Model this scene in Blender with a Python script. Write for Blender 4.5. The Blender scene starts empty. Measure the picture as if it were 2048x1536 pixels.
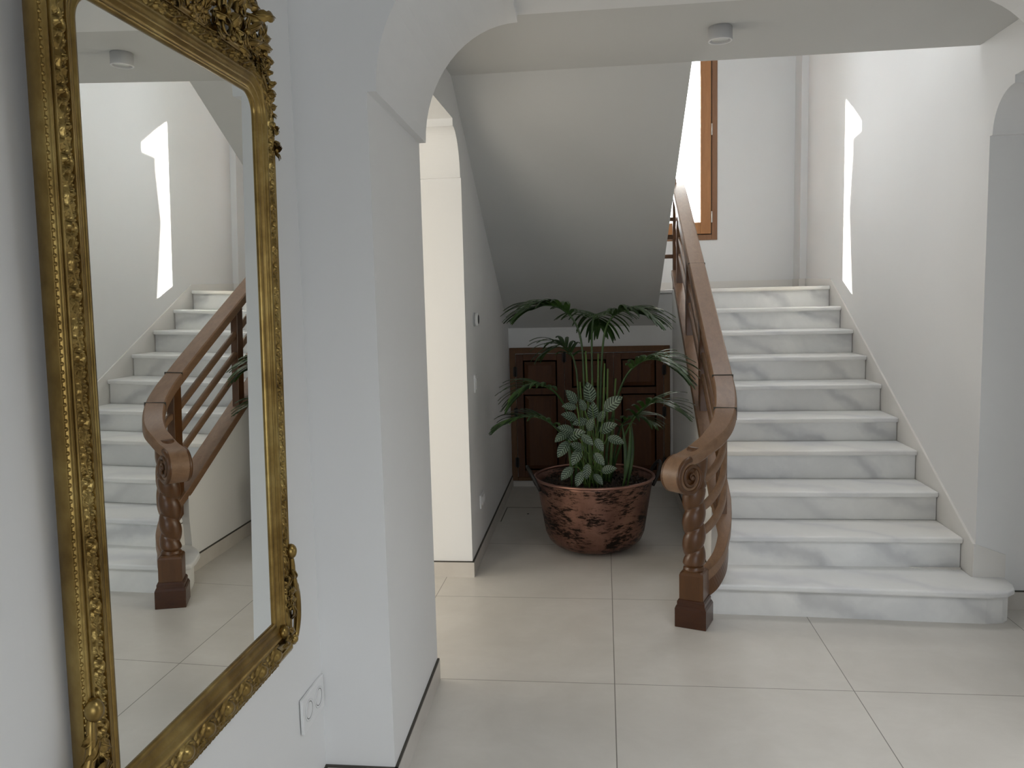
import bpy, bmesh, math, random
import numpy as np
from mathutils import Vector, Matrix, Euler
random.seed(7)
PI = math.pi
sc = bpy.context.scene

# ---------------------------------------------------------------- camera
YAW, PITCH, ROLL, CH = -0.115629, -0.103052, -0.024775, 1.6337
cam_d = bpy.data.cameras.new('camera'); cam = bpy.data.objects.new('camera', cam_d)
sc.collection.objects.link(cam); sc.camera = cam
cy_, sy_, cp_, sp_ = math.cos(YAW), math.sin(YAW), math.cos(PITCH), math.sin(PITCH)
fwd = Vector((sy_*cp_, cy_*cp_, sp_)); rt = Vector((cy_, -sy_, 0)); up = rt.cross(fwd)
cr_, sr_ = math.cos(ROLL), math.sin(ROLL)
r2 = rt*cr_ + up*sr_; u2 = up*cr_ - rt*sr_
M = Matrix((r2, u2, -fwd)).transposed().to_4x4(); M.translation = (0, 0, CH)
cam.matrix_world = M
cam_d.sensor_width = 36; cam_d.lens = 1607.75/2048*36; cam_d.clip_start = 0.02

# ---------------------------------------------------------------- light
w = bpy.data.worlds.new('sky'); sc.world = w; w.use_nodes = True
bg = w.node_tree.nodes['Background']; bg.inputs[0].default_value = (0.93, 0.97, 1.0, 1); bg.inputs[1].default_value = 8.8
sun_d = bpy.data.lights.new('sun', 'SUN'); sun_d.energy = 20; sun_d.angle = 0.005; sun_d.color = (1, .95, .86)
sun = bpy.data.objects.new('sun', sun_d); sc.collection.objects.link(sun)
sun.rotation_euler = Vector((.939, -1.386, -.612)).to_track_quat('-Z', 'Y').to_euler(); sun.location = (-3, 14, 8)

def area(name, loc, direction, sx, sy, energy, col=(1, 1, 1), portal=False, spread=180):
    d = bpy.data.lights.new(name, 'AREA'); d.shape = 'RECTANGLE'; d.size = sx; d.size_y = sy; d.energy = energy; d.color = col
    o = bpy.data.objects.new(name, d); sc.collection.objects.link(o); o.location = loc
    o.rotation_euler = Vector(direction).to_track_quat('-Z', 'Z').to_euler()
    if portal: d.cycles.is_portal = True
    d.spread = math.radians(spread)      # beam angle, narrowed for the added overhead lamps
    return o
area('portal_stair_window', (.49, 8.15, 3.25), (0, -1, 0), 1.1, 2.2, 1, portal=True)
# unseen area lamps added to balance brightness; the corridor pair gives its warm daylight
area('fill_hall_rear', (.9, -3.3, 1.0), (-.02, 1, 0), 3.2, 1.8, 21, (.86, .92, 1))  # added fill behind the camera, reaching under the stairs; no door is modelled
area('fill_side', (5.1, 1.6, 1.5), (-1, .2, -.05), 1.6, 2.2, 9, (.90, .94, 1))  # unseen fill added to brighten the pier's side face, no window
area('daylight_corridor', (-2.3, 1.62, 1.5), (.1, 1, 0), 1.6, 2.2, 14, (1, .95, .86))
area('daylight_corridor_side', (-3.5, 3.9, 1.3), (1, .08, -.1), 1.2, 1.9, 12, (1, .96, .88))
area('fill_hall_overhead', (1.6, 1.15, 2.80), (-.05, .25, -1), 2.0, 1.6, 20, (.93, .96, 1), spread=110)  # overhead fill added to lift the floor while walls stay dimmer; no skylight
area('fill_stair_overhead', (1.05, 5.3, 5.5), (0, -.12, -1), 1.0, 1.4, 4, (.97, .98, 1), spread=80)  # added downlight for the steps; the upper ceiling has no opening
area('fill_upper_hall', (.6, 2.3, 4.4), (0, 1, -.12), 2.4, 1.6, 14, (.95, .97, 1))  # added lamp upstairs, brightening the far wall and upper steps

vs = sc.view_settings
vs.view_transform = 'Standard'; vs.look = 'None'; vs.gamma = 1; vs.use_curve_mapping = False
vs.exposure = 1.2

# ---------------------------------------------------------------- helpers
C = sc.collection
class MB:
    def __init__(s): s.v = []; s.f = []; s.uv = None; s.sm = []
    def add(s, vs, fs, smooth=False):
        b = len(s.v); s.v += [tuple(x) for x in vs]; s.f += [tuple(b+i for i in f) for f in fs]; s.sm += [smooth]*len(fs)
    def box(s, x0, x1, y0, y1, z0, z1):
        s.add([(x0,y0,z0),(x1,y0,z0),(x1,y1,z0),(x0,y1,z0),(x0,y0,z1),(x1,y0,z1),(x1,y1,z1),(x0,y1,z1)],
              [(0,3,2,1),(4,5,6,7),(0,1,5,4),(1,2,6,5),(2,3,7,6),(3,0,4,7)])
    def obox(s, c, ax, ay, az):      # oriented box: centre and half axes
        c, ax, ay, az = map(Vector, (c, ax, ay, az))
        P = [c+ax*i+ay*j+az*k for k in (-1,1) for j in (-1,1) for i in (-1,1)]
        s.add(P, [(0,2,3,1),(4,5,7,6),(0,1,5,4),(1,3,7,5),(3,2,6,7),(2,0,4,6)])
    def prism(s, poly, mapf, a, b):  # polygon (2D) extruded between a and b; mapf(u,v,t)->xyz
        n = len(poly)
        V = [mapf(u, v, a) for u, v in poly] + [mapf(u, v, b) for u, v in poly]
        s.add(V, [tuple(range(n))[::-1], tuple(range(n, 2*n))] + [(i, (i+1) % n, (i+1) % n+n, i+n) for i in range(n)])
    def rings(s, R, closed=True, cap=True, smooth=True, loop=False):
        n = len(R[0]); V = [p for r in R for p in r]; F = []
        m = len(R); mm = m if loop else m-1
        for i in range(mm):
            for j in range(n if closed else n-1):
                a = i*n+j; b = i*n+(j+1) % n; c = ((i+1) % m)*n+(j+1) % n; d = ((i+1) % m)*n+j
                F.append((a, b, c, d))
        b = len(s.v); s.add(V, F, smooth)
        if cap and closed and not loop:
            s.f += [tuple(b+j for j in range(n))[::-1], tuple(b+(m-1)*n+j for j in range(n))]; s.sm += [False, False]
    def lathe(s, prof, c=(0,0,0), n=48, smooth=True, cap=True):
        R = [[(c[0]+r*math.cos(2*PI*k/n), c[1]+r*math.sin(2*PI*k/n), c[2]+z) for k in range(n)] for r, z in prof]
        s.rings(R, True, cap, smooth)
    def tube(s, pts, rad, n=10, smooth=True, cap=True):
        pts = [Vector(p) for p in pts]; m = len(pts)
        rad = rad if isinstance(rad, (list, tuple)) else [rad]*m
        R = []; nrm = None
        for i, p in enumerate(pts):
            t = (pts[min(i+1, m-1)]-pts[max(i-1, 0)]).normalized()
            if nrm is None:
                nrm = t.orthogonal().normalized()
            nrm = (nrm - t*nrm.dot(t)).normalized(); bn = t.cross(nrm)
            R.append([p+(nrm*math.cos(2*PI*k/n)+bn*math.sin(2*PI*k/n))*rad[i] for k in range(n)])
        s.rings(R, True, cap, smooth)
    def sphere(s, c, r, n=12, sc=(1,1,1)):
        R = []
        for i in range(1, n):
            a = PI*i/n; R.append([(c[0]+sc[0]*r*math.sin(a)*math.cos(2*PI*k/n), c[1]+sc[1]*r*math.sin(a)*math.sin(2*PI*k/n), c[2]-sc[2]*r*math.cos(a)) for k in range(n)])
        s.rings(R)
    def build(s, name, mat, parent=None, bevel=0, seg=2, sub=0, recalc=True):
        me = bpy.data.meshes.new(name); me.from_pydata(s.v, [], s.f); me.update()
        me.polygons.foreach_set('use_smooth', s.sm)
        if s.uv:
            ul = me.uv_layers.new(name='UVMap')
            for l in me.loops: ul.data[l.index].uv = s.uv[l.vertex_index]
        if recalc:
            bm = bmesh.new(); bm.from_mesh(me); bmesh.ops.recalc_face_normals(bm, faces=bm.faces); bm.to_mesh(me); bm.free()
        o = bpy.data.objects.new(name, me); C.objects.link(o); me.materials.append(mat)
        if parent: o.parent = parent; o.matrix_parent_inverse = Matrix.Translation(-Vector(parent.location)) if parent.rotation_euler == Euler() else parent_inv(parent)
        if bevel:
            m = o.modifiers.new('bevel', 'BEVEL'); m.width = bevel; m.segments = seg; m.limit_method = 'ANGLE'; m.angle_limit = .6
        if sub:
            m = o.modifiers.new('sub', 'SUBSURF'); m.levels = sub; m.render_levels = sub
        return o
def parent_inv(p):
    # parents are Empties without parents: their world matrix is their basis
    return (Matrix.Translation(p.location) @ p.rotation_euler.to_matrix().to_4x4()).inverted()
def empty(name, loc, label, cat, group=None):
    o = bpy.data.objects.new(name, None); C.objects.link(o); o.location = loc; o.empty_display_size = .1
    o['label'] = label; o['category'] = cat
    if group: o['group'] = group
    return o
def tag(o, label, cat, group=None, kind=None):
    o['label'] = label; o['category'] = cat
    if group: o['group'] = group
    if kind: o['kind'] = kind
    return o
def struct(o, label=None):
    o['kind'] = 'structure'
    if label: o['label'] = label
    return o
YZ = lambda u, v, t: (t, u, v)
XZ = lambda u, v, t: (u, t, v)
XY = lambda u, v, t: (u, v, t)
def catmull(P, n=8):
    P = [Vector(p) for p in P]; out = []
    Q = [P[0]*2-P[1]] + P + [P[-1]*2-P[-2]]
    for i in range(1, len(Q)-2):
        for k in range(n):
            t = k/n; a, b, c, d = Q[i-1], Q[i], Q[i+1], Q[i+2]
            out.append(.5*((2*b)+(c-a)*t+(2*a-5*b+4*c-d)*t*t+(3*b-a-3*c+d)*t**3))
    out.append(P[-1]); return out

# ---------------------------------------------------------------- materials
def mat(name, col=(.8,.8,.8), rough=.5, metal=0, **kw):
    m = bpy.data.materials.new(name); m.use_nodes = True
    b = m.node_tree.nodes['Principled BSDF']
    b.inputs['Base Color'].default_value = (*col, 1); b.inputs['Roughness'].default_value = rough; b.inputs['Metallic'].default_value = metal
    for k, v in kw.items(): b.inputs[k].default_value = v
    return m
class NT:
    def __init__(s, m): s.m = m; s.t = m.node_tree; s.b = s.t.nodes['Principled BSDF']
    def n(s, typ, **kw):
        nd = s.t.nodes.new(typ)
        for k, v in kw.items():
            if k.startswith('i_'): nd.inputs[k[2:].replace('_', ' ')].default_value = v
            else: setattr(nd, k, v)
        return nd
    def l(s, a, b): s.t.links.new(a, b)
    def math(s, op, a, b=None, c=None):
        nd = s.n('ShaderNodeMath', operation=op)
        for i, x in enumerate((a, b, c)):
            if x is None: continue
            if isinstance(x, (int, float)): nd.inputs[i].default_value = x
            else: s.l(x, nd.inputs[i])
        return nd.outputs[0]
    def coord(s, scale=(1,1,1), loc=(0,0,0), rnd=False, rot=(0,0,0)):
        tc = s.n('ShaderNodeTexCoord'); mp = s.n('ShaderNodeMapping'); mp.inputs['Scale'].default_value = scale; mp.inputs['Location'].default_value = loc; mp.inputs['Rotation'].default_value = rot
        if rnd:
            oi = s.n('ShaderNodeObjectInfo'); vm = s.n('ShaderNodeVectorMath', operation='MULTIPLY_ADD')
            cx = s.n('ShaderNodeCombineXYZ'); s.l(oi.outputs['Random'], cx.inputs[0]); s.l(oi.outputs['Random'], cx.inputs[1]); s.l(oi.outputs['Random'], cx.inputs[2])
            s.l(cx.outputs[0], vm.inputs[0]); vm.inputs[1].default_value = (17, 31, 23); s.l(tc.outputs['Object'], vm.inputs[2]); s.l(vm.outputs[0], mp.inputs[0])
        else: s.l(tc.outputs['Object'], mp.inputs[0])
        return mp.outputs[0]
    def noise(s, vec, scale, detail=4, rough=.5, dist=0):
        nd = s.n('ShaderNodeTexNoise'); s.l(vec, nd.inputs['Vector']); nd.inputs['Scale'].default_value = scale; nd.inputs['Detail'].default_value = detail; nd.inputs['Roughness'].default_value = rough; nd.inputs['Distortion'].default_value = dist
        return nd.outputs['Fac']
    def ramp(s, fac, stops, interp='LINEAR'):
        r = s.n('ShaderNodeValToRGB'); s.l(fac, r.inputs[0]); e = r.color_ramp.elements; r.color_ramp.interpolation = interp
        while len(e) < len(stops): e.new(.5)
        for el, (p, c) in zip(e, stops): el.position = p; el.color = (*c, 1) if len(c) == 3 else c
        return r.outputs[0]
    def mix(s, fac, a, b, mode='MIX'):
        nd = s.n('ShaderNodeMix', data_type='RGBA', blend_type=mode)
        for i, x in ((0, fac), (6, a), (7, b)):
            if isinstance(x, (int, float)): nd.inputs[i].default_value = x
            elif isinstance(x, tuple): nd.inputs[i].default_value = (*x, 1)
            else: s.l(x, nd.inputs[i])
        return nd.outputs[2]
    def bump(s, h, strength=.2, dist=.01):
        b = s.n('ShaderNodeBump'); b.inputs['Strength'].default_value = strength; b.inputs['Distance'].default_value = dist
        s.l(h, b.inputs['Height']); s.l(b.outputs[0], s.b.inputs['Normal'])
    def col(s, o): s.l(o, s.b.inputs['Base Color'])
    def rough(s, o): s.l(o, s.b.inputs['Roughness'])

def plaster(name, c):
    m = mat(name, c, .75); t = NT(m); v = t.coord()
    n = t.noise(v, 1.7, 3); t.col(t.mix(n, tuple(x*.97 for x in c), tuple(min(1, x*1.02) for x in c)))
    t.bump(t.noise(v, 38, 3), .05, .004); return m
M_wall = plaster('white_plaster', (.80, .80, .79))
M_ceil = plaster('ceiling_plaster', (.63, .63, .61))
M_cream = plaster('cream_plaster', (.84, .79, .72))

TX, TY, TS = .02521, 4.27807, .97898
def tile_mat():
    m = mat('porcelain_tile', (.4,.38,.35), .34); t = NT(m)
    tc = t.n('ShaderNodeTexCoord'); sp = t.n('ShaderNodeSeparateXYZ'); t.l(tc.outputs['Object'], sp.inputs[0])
    def line(o, off):
        a = t.math('DIVIDE', t.math('SUBTRACT', o, off-500*TS), TS); fr = t.math('FRACT', a)
        dd = t.math('MINIMUM', fr, t.math('SUBTRACT', 1.0, fr)); return t.math('LESS_THAN', dd, .0019), t.math('FLOOR', a)
    lx, ix = line(sp.outputs[0], TX); ly, iy = line(sp.outputs[1], TY)
    g = t.math('MAXIMUM', lx, ly)
    cv = t.n('ShaderNodeCombineXYZ'); t.l(t.math('MULTIPLY', ix, 3.17), cv.inputs[0]); t.l(t.math('MULTIPLY', iy, 5.3), cv.inputs[1])
    va = t.n('ShaderNodeVectorMath', operation='ADD'); t.l(tc.outputs['Object'], va.inputs[0]); t.l(cv.outputs[0], va.inputs[1])
    mp = t.n('ShaderNodeMapping'); mp.inputs['Scale'].default_value = (1, 1, 1); t.l(va.outputs[0], mp.inputs[0]); v = mp.outputs[0]
    n1 = t.noise(v, 3.0, 6, .62, .4); mp2 = t.n('ShaderNodeMapping'); mp2.inputs['Scale'].default_value = (1, 2.6, 1); t.l(va.outputs[0], mp2.inputs[0])
    n2 = t.noise(mp2.outputs[0], 14, 5, .6)
    c = t.ramp(n1, [(.3, (.58,.55,.50)), (.55, (.64,.61,.56)), (.75, (.69,.66,.61))])
    c = t.mix(t.math('MULTIPLY', n2, .5), c, (.57,.54,.49))
    c = t.mix(g, c, (.20,.185,.16)); t.col(c)
    t.bump(t.math('SUBTRACT', n2, g), .03, .003)
    return m
M_tile = tile_mat()
def base_mat():
    m = mat('tile_baseboard', (.5,.47,.42), .35); t = NT(m); v = t.coord()
    t.col(t.ramp(t.noise(v, 5, 5, .6), [(.3, (.55,.51,.46)), (.7, (.63,.60,.55))])); return m
M_base = base_mat()
M_gap = mat('dark_joint', (.06,.055,.045), .8)
def marble(name, warm=0., soft=0.):
    m = mat(name, (.8,.8,.8), .26); t = NT(m); v = t.coord((1,1,1), rnd=True, rot=(.3,.5,.35))
    wv = t.n('ShaderNodeTexWave', wave_type='BANDS', bands_direction='DIAGONAL'); t.l(v, wv.inputs['Vector'])
    wv.inputs['Scale'].default_value = 1.5; wv.inputs['Distortion'].default_value = 5.5; wv.inputs['Detail'].default_value = 5; wv.inputs['Detail Scale'].default_value = 1.3
    cl = t.noise(v, 2.2, 6, .6, .6)
    k = 1-soft
    veins = t.ramp(wv.outputs['Fac'], [(0.0, tuple(.84-(.84-x)*k for x in (.56,.565,.57))), (.10, tuple(.84-(.84-x)*k for x in (.71,.715,.71))), (.34, (.83,.83,.81)), (1, (.85,.85,.83))])
    c = t.mix(t.ramp(cl, [(.36, (0,0,0)), (.74, (.8*k+.1,)*3)]), veins, (.65,.655,.65))
    oi = t.n('ShaderNodeObjectInfo')
    wr = t.n('ShaderNodeMapRange'); t.l(t.noise(v, .8, 2), wr.inputs[0]); wr.inputs[1].default_value = .45; wr.inputs[2].default_value = .70; wm = t.math('MULTIPLY', wr.outputs[0], .22+warm)
    c = t.mix(wm, c, (.88,.80,.66)); t.col(c); m.node_tree.nodes['Principled BSDF'].inputs['Roughness'].default_value = .30; return m
M_marble = marble('white_marble'); M_tread = marble('tread_marble', 0, .6); M_marble_warm = marble('warm_marble', .4, .6)
M_skirt = plaster('stone_skirting', (.77,.75,.71))
def wood(name, dark, light, rough=.38, axis=(1,12,1), scale=3.5):
    m = mat(name, light, rough); t = NT(m); v = t.coord(axis, rnd=True)
    n = t.noise(v, scale, 6, .6, .6); f = t.noise(v, scale*7, 3, .6)
    c = t.mix(n, dark, light); c = t.mix(t.math('MULTIPLY', f, .35), c, tuple(x*.55 for x in dark)); t.col(c)
    t.bump(f, .05, .002); return m
M_rail = wood('walnut_rail', (.15,.078,.038), (.33,.195,.112), .42, (9,1.1,9))
M_post = wood('walnut_post', (.060,.022,.006), (.160,.068,.022), .30, (8,8,1.2))
M_base_post = wood('red_walnut', (.035,.011,.004), (.085,.028,.010), .26, (2,2,9))
M_door = wood('pine_stain', (.050,.014,.002), (.145,.048,.009), .62, (9,9,1.2))
M_doorframe = wood('door_frame_wood', (.10,.040,.009), (.19,.085,.024), .6, (9,9,1.2))
M_win = wood('window_larch', (.36,.14,.035), (.56,.26,.085), .42, (10,10,1.1))
M_winf = wood('window_frame_larch', (.20,.085,.03), (.34,.16,.065), .42, (10,10,1.1))
M_white = mat('white_plastic', (.80,.80,.79), .35)
M_dark = mat('dark_plastic', (.03,.03,.03), .5)
M_grey = mat('lamp_grey', (.55,.55,.55), .45)
M_lens = mat('lamp_lens', (.75,.77,.74), .25)
M_steel = mat('steel', (.75,.73,.70), .3, 1)
M_iron = mat('black_iron', (.03,.028,.026), .55, .6)
def gold():
    m = mat('antique_gold', (.42,.28,.09), .30, .92); t = NT(m); v = t.coord()
    n = t.noise(v, 9, 5, .6); f = t.noise(v, 55, 3, .6)
    c = t.ramp(n, [(.3, (.17,.105,.028)), (.5, (.29,.195,.060)), (.7, (.42,.31,.11))]); c = t.mix(t.math('MULTIPLY', f, .35), c, (.12,.062,.018)); t.col(c)
    t.bump(f, .05, .002); return m
M_gold = gold()
def copper():
    m = mat('old_copper', (.4,.2,.13), .42, .85); t = NT(m); v = t.coord((1,1,1)); vs_ = t.coord((2.2,2.2,9))
    big = t.noise(v, 4.2, 4, .6, .5); st = t.noise(vs_, 9, 6, .75, .3)
    band = t.coord((1,1,2.2)); patch = t.noise(band, 3.2, 6, .72, .5)
    c = t.ramp(big, [(.3, (.11,.055,.042)), (.5, (.21,.11,.082)), (.72, (.31,.17,.125))])
    k = t.ramp(t.math('ADD', t.math('MULTIPLY', patch, .62), t.math('MULTIPLY', st, .5)), [(.555, (0,0,0)), (.61, (1,1,1))])
    c = t.mix(k, c, (.022,.014,.011)); t.col(c)
    
    vo = t.n('ShaderNodeTexVoronoi'); t.l(v, vo.inputs['Vector']); vo.inputs['Scale'].default_value = 26; t.bump(t.math('ADD', vo.outputs['Distance'], t.math('MULTIPLY', st, .6)), .14, .008); return m
M_copper = copper()
M_rim = mat('copper_rim', (.33,.18,.14), .34, .9)
M_mirror = mat('silvered_glass', (.86,.875,.85), .0, 1)
def glassmat():
    m = mat('window_glass', (1,1,1), .02); t = NT(m); tr_ = t.n('ShaderNodeBsdfTransparent'); gl = t.n('ShaderNodeBsdfGlossy'); gl.inputs['Roughness'].default_value = .01
    fz = t.n('ShaderNodeFresnel'); fz.inputs[0].default_value = 1.45; mx = t.n('ShaderNodeMixShader'); t.l(t.math('MULTIPLY', fz.outputs[0], .6), mx.inputs[0]); t.l(tr_.outputs[0], mx.inputs[1]); t.l(gl.outputs[0], mx.inputs[2])
    t.l(mx.outputs[0], t.t.nodes['Material Output'].inputs[0]); return m
M_glass = glassmat()
def leafmat():
    m = mat('palm_green', (.03,.09,.02), .38); t = NT(m); v = t.coord((1,1,1), rnd=True)
    n = t.noise(v, 5, 3); t.col(t.ramp(n, [(.3, (.012,.034,.006)), (.55, (.026,.068,.010)), (.8, (.065,.13,.018))])); return m
M_palm = leafmat()
M_stalk = mat('palm_stalk', (.09,.16,.035), .5)
def calmat():
    m = mat('striped_leaf', (.1,.2,.1), .45); t = NT(m)
    uv = t.n('ShaderNodeUVMap'); sp = t.n('ShaderNodeSeparateXYZ'); t.l(uv.outputs[0], sp.inputs[0])
    a = t.math('ABSOLUTE', sp.outputs[0])                       # 0 midrib .. 1 margin
    s = t.math('FRACT', t.math('SUBTRACT', t.math('MULTIPLY', sp.outputs[1], 7.5), t.math('MULTIPLY', a, 1.6)))
    st = t.math('GREATER_THAN', s, .52)
    rib = t.math('LESS_THAN', a, .05)
    edge = t.math('GREATER_THAN', a, .93)
    f = t.math('MAXIMUM', t.math('MAXIMUM', st, rib), 0.0)
    c = t.mix(f, (.006,.017,.009), (.17,.23,.165)); c = t.mix(edge, c, (.06,.09,.05)); t.col(c); return m
M_cal = calmat()
def soilmat():
    m = mat('bark_soil', (.03,.02,.012), .9); t = NT(m); v = t.coord()
    t.col(t.ramp(t.noise(v, 60, 3, .6), [(.35, (.012,.008,.006)), (.6, (.05,.03,.018)), (.75, (.12,.075,.05))])); return m
M_soil = soilmat()
M_sun_screen = plaster('sun_screen_plaster', (.7,.68,.64))

# ---------------------------------------------------------------- setting
WR = 1.8737           # right wall plane
WL = -.95             # mirror wall plane
Y1, G = 4.0283, .32348
ZI = [.168, .337, .504, .681, .832, 1.013, 1.183, 1.357, 1.527, 1.695]
YL = Y1+9*G           # landing nosing
YF = 8.05
ZC = 2.84

b = MB(); b.box(-3.6, 5.2, -3.6, 8.3, -.1, 0); struct(b.build('floor', M_tile))
# mirror wall
b = MB(); b.prism([(-1.15, -3.6), (-.978, -3.6), (-.978, 1.2), (-.949, 2.47), (-1.15, 2.47)], XY, 0, ZC); struct(b.build('wall_left', M_wall))
def arcq(cx, cz, a, bb, t0, t1, n=16): return [(cx+a*math.cos(t0+(t1-t0)*i/n), cz+bb*math.sin(t0+(t1-t0)*i/n)) for i in range(n+1)]
# transverse arch with its two piers (profile in x,z)
left = [(-.738, 0), (-.738, 2.28), (-.710, 2.28)] + arcq(-.325, 2.28, .385, .447, PI, PI/2)[1:] + [(-.325, 2.755)]
ctr = .485
right = [(2*ctr-x, z) for x, z in left][::-1]
poly = [(-1.15, 0)] + left + right + [(2.3, 0), (2.3, ZC+.05), (-1.15, ZC+.05)]
b = MB(); b.prism(poly, lambda u, v, t: (u + (.027*(3.29-t)/.82 if -1 < u < ctr else 0), t, v), 2.47, 3.29); struct(b.build('wall_arch', M_wall))
# left passage arch wall and the understair wall (profile in y,z)
arcL = [(4.60, 0), (4.60, 2.335), (4.574, 2.335)] + [(y, z) for y, z in arcq(4.39, 2.335, .184, .245, 0, PI/2)[1:]] + [(4.39, 2.62), (3.48, 2.62), (3.48, 2.58)] + arcq(3.48, 2.335, .184, .245, PI/2, PI)[1:] + [(3.29, 2.335)]
def slant(u, v, t): return (t - (.03*(u-4.6)/2.35 if u > 4.6 else 0), u, v)
b = MB(); b.prism([(7.2, 0)] + [(4.6, 0)] + arcL[1:] + [(3.29, 5.6), (7.2, 5.6)], slant, -.797, -1.15); struct(b.build('wall_passage_left', M_wall))
# warm face of the jamb and corridor end wall
b = MB(); b.box(-3.6, -1.15, 4.6, 4.75, 0, ZC); struct(b.build('wall_corridor_end', M_cream))
b = MB(); b.box(-3.75, -3.6, 1.4, 4.75, 0, ZC); b.box(-3.6, -1.15, 1.4, 1.5, 0, ZC); struct(b.build('wall_corridor', M_cream))
# right wall (profile in y,z): pier side, arch, stair wall up to the top storey
arcR = [(4.247, 0), (4.247, 2.372), (4.221, 2.372)] + arcq(4.022, 2.372, .199, .193, 0, PI/2)[1:] + [(4.022, 2.601), (3.515, 2.601), (3.515, 2.565)] + arcq(3.515, 2.372, .199, .193, PI/2, PI)[1:] + [(3.29, 2.372)]
b = MB(); b.prism([(8.3, 0)] + arcR + [(3.29, 5.6), (8.3, 5.6)], YZ, WR, 2.3); struct(b.build('wall_right', M_wall))
b = MB(); b.box(2.3, 5.2, 4.247, 4.5, 0, ZC); struct(b.build('wall_passage_right', M_wall))
b = MB(); b.box(5.2, 5.35, -3.6, 4.5, 0, ZC); struct(b.build('wall_side_hall', M_wall))
b = MB(); b.box(-1.15, 5.35, -3.75, -3.6, 0, ZC); struct(b.build('wall_behind', M_wall))
# under the landing
b = MB(); b.box(-.84, .58, 6.95, 7.2, 0, 1.66); struct(b.build('wall_understair', M_wall))
# stringer wall
zs = lambda y: .443+.532*(y-4.385)
b = MB(); b.prism([(4.47, 0), (6.96, 0), (6.96, 1.69), (6.73, zs(6.73)), (4.43, zs(4.43)), (4.43, .34), (4.45, .2)], YZ, .575, .622); struct(b.build('wall_stringer', M_wall))
# ceilings
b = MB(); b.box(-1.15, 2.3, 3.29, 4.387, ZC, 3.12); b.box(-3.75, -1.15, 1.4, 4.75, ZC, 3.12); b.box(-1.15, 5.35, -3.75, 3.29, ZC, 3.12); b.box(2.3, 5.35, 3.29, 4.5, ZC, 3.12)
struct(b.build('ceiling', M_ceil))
# rising soffit with the upper flight on it
n = 9; st = []
y, z = YL+.3, 1.7
poly = [(6.96, 1.40), (4.387, ZC), (4.387, 3.12)]
yy, zz = 4.387, 3.12
stp = []
for k in range(n):
    y_a = 6.97-k*(6.97-4.387)/n; z_a = 1.69+(k+1)*(3.12-1.69)/n
    y_b = 6.97-(k+1)*(6.97-4.387)/n
    stp += [(y_a, z_a), (y_b, z_a)]
poly = [(6.97, 1.385), (4.387, ZC)] + stp[::-1] + [(6.97, 1.69)]
b = MB(); b.prism(poly, lambda u, v, t: (t if t < 0 else .433+.036*(6.96-u)/2.57, u, v), -.86, .45)
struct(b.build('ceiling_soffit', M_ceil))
# stairwell, upper storey
wx0, wx1, wz0, wz1 = -.06, 1.096, 2.172, 4.30
b = MB()
b.box(-1.0, wx0, YF, 8.3, 0, 5.6); b.box(wx1, 2.3, YF, 8.3, 0, 5.6); b.box(wx0, wx1, YF, 8.3, 0, wz0); b.box(wx0, wx1, YF, 8.3, wz1, 5.6)
struct(b.build('wall_back', M_wall))
b = MB(); b.box(1.813, WR, 7.80, YF, 0, 5.6); struct(b.build('wall_corner_column', M_wall), 'plastered column in the far corner of the stairwell')
b = MB(); b.box(-1.15, -.84, 7.2, 8.3, 0, 5.6); b.box(-1.15, 2.3, 2.0, 2.15, 3.12, 5.6); b.box(-1.15, -1.0, 2.0, 3.3, 3.12, 5.6); b.box(2.0, 2.3, 2.0, 3.3, 3.12, 5.6); struct(b.build('wall_upper', M_wall))
b = MB(); b.box(-1.15, 2.3, 2.0, 8.3, 5.6, 5.75); struct(b.build('ceiling_upper', M_ceil))
# unseen screen added to shape the sun patch (opening edges traced along the sun's direction)
def ext(y, z, Y=12.0): t = (Y-y)/1.386; return (WR-.939*t, z+.612*t)
tip, note, lt, rb = ext(6.20, 2.813), ext(6.457, 2.792), ext(6.74, 3.16), ext(6.411, 1.60)
P = [(-6, -.1), (rb[0]-.02, -.1), (rb[0], rb[1]), (note[0]+.04, note[1]-.55), (note[0], note[1]-.12), note, tip, (tip[0]+.03, tip[1]+.025), ((tip[0]+lt[0])/2, (tip[1]+lt[1])/2+.02), lt, (lt[0]+.5, lt[1]+.22), (lt[0]+1.0, lt[1]+.25), (lt[0]+1.6, lt[1]+.1), (lt[0]+1.9, lt[1]-.4), (lt[0]+1.9, -.1), (5.5, -.1), (5.5, 8), (-6, 8)]
b = MB(); b.prism(P, XZ, 11.75, 12.0); struct(b.build('sun_patch_screen', M_sun_screen))

# baseboards: tile strip topped by a dark strip painted for the shadow gap
def baseb(name, segs, h=.09, t=.011):
    bm_, bg_ = MB(), MB()
    for (x0, y0, x1, y1) in segs:
        d = Vector((x1-x0, y1-y0, 0)); L = d.length; d.normalize(); nn = Vector((d.y, -d.x, 0))
        c = Vector(((x0+x1)/2, (y0+y1)/2, 0))
        bm_.obox(c+nn*t/2+Vector((0,0,h/2)), d*(L/2), nn*t/2, (0,0,h/2))
        bg_.obox(c+nn*t*.40+Vector((0,0,h+.003)), d*(L/2), nn*t*.45, (0,0,.003))
    o = bm_.build(name, M_base); struct(o); g = bg_.build('joint', M_gap, o); return o
baseb('baseboard_left', [(-.978, -3.6, -.978, 1.2), (-.978, 1.2, -.949, 2.47)], .09)
baseb('baseboard_pier', [(-.95, 2.47, -.700, 2.47), (-.711, 2.459, -.738, 3.29)], .092)
baseb('baseboard_corridor', [(-3.6, 4.6, -.786, 4.6)])
baseb('baseboard_passage', [(-.797, 4.589, -.827, 6.95)])
baseb('baseboard_understair', [(-.83, 6.95, .575, 6.95)], .05)
baseb('baseboard_stringer', [(.575, 6.95, .575, 4.42)])
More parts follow.
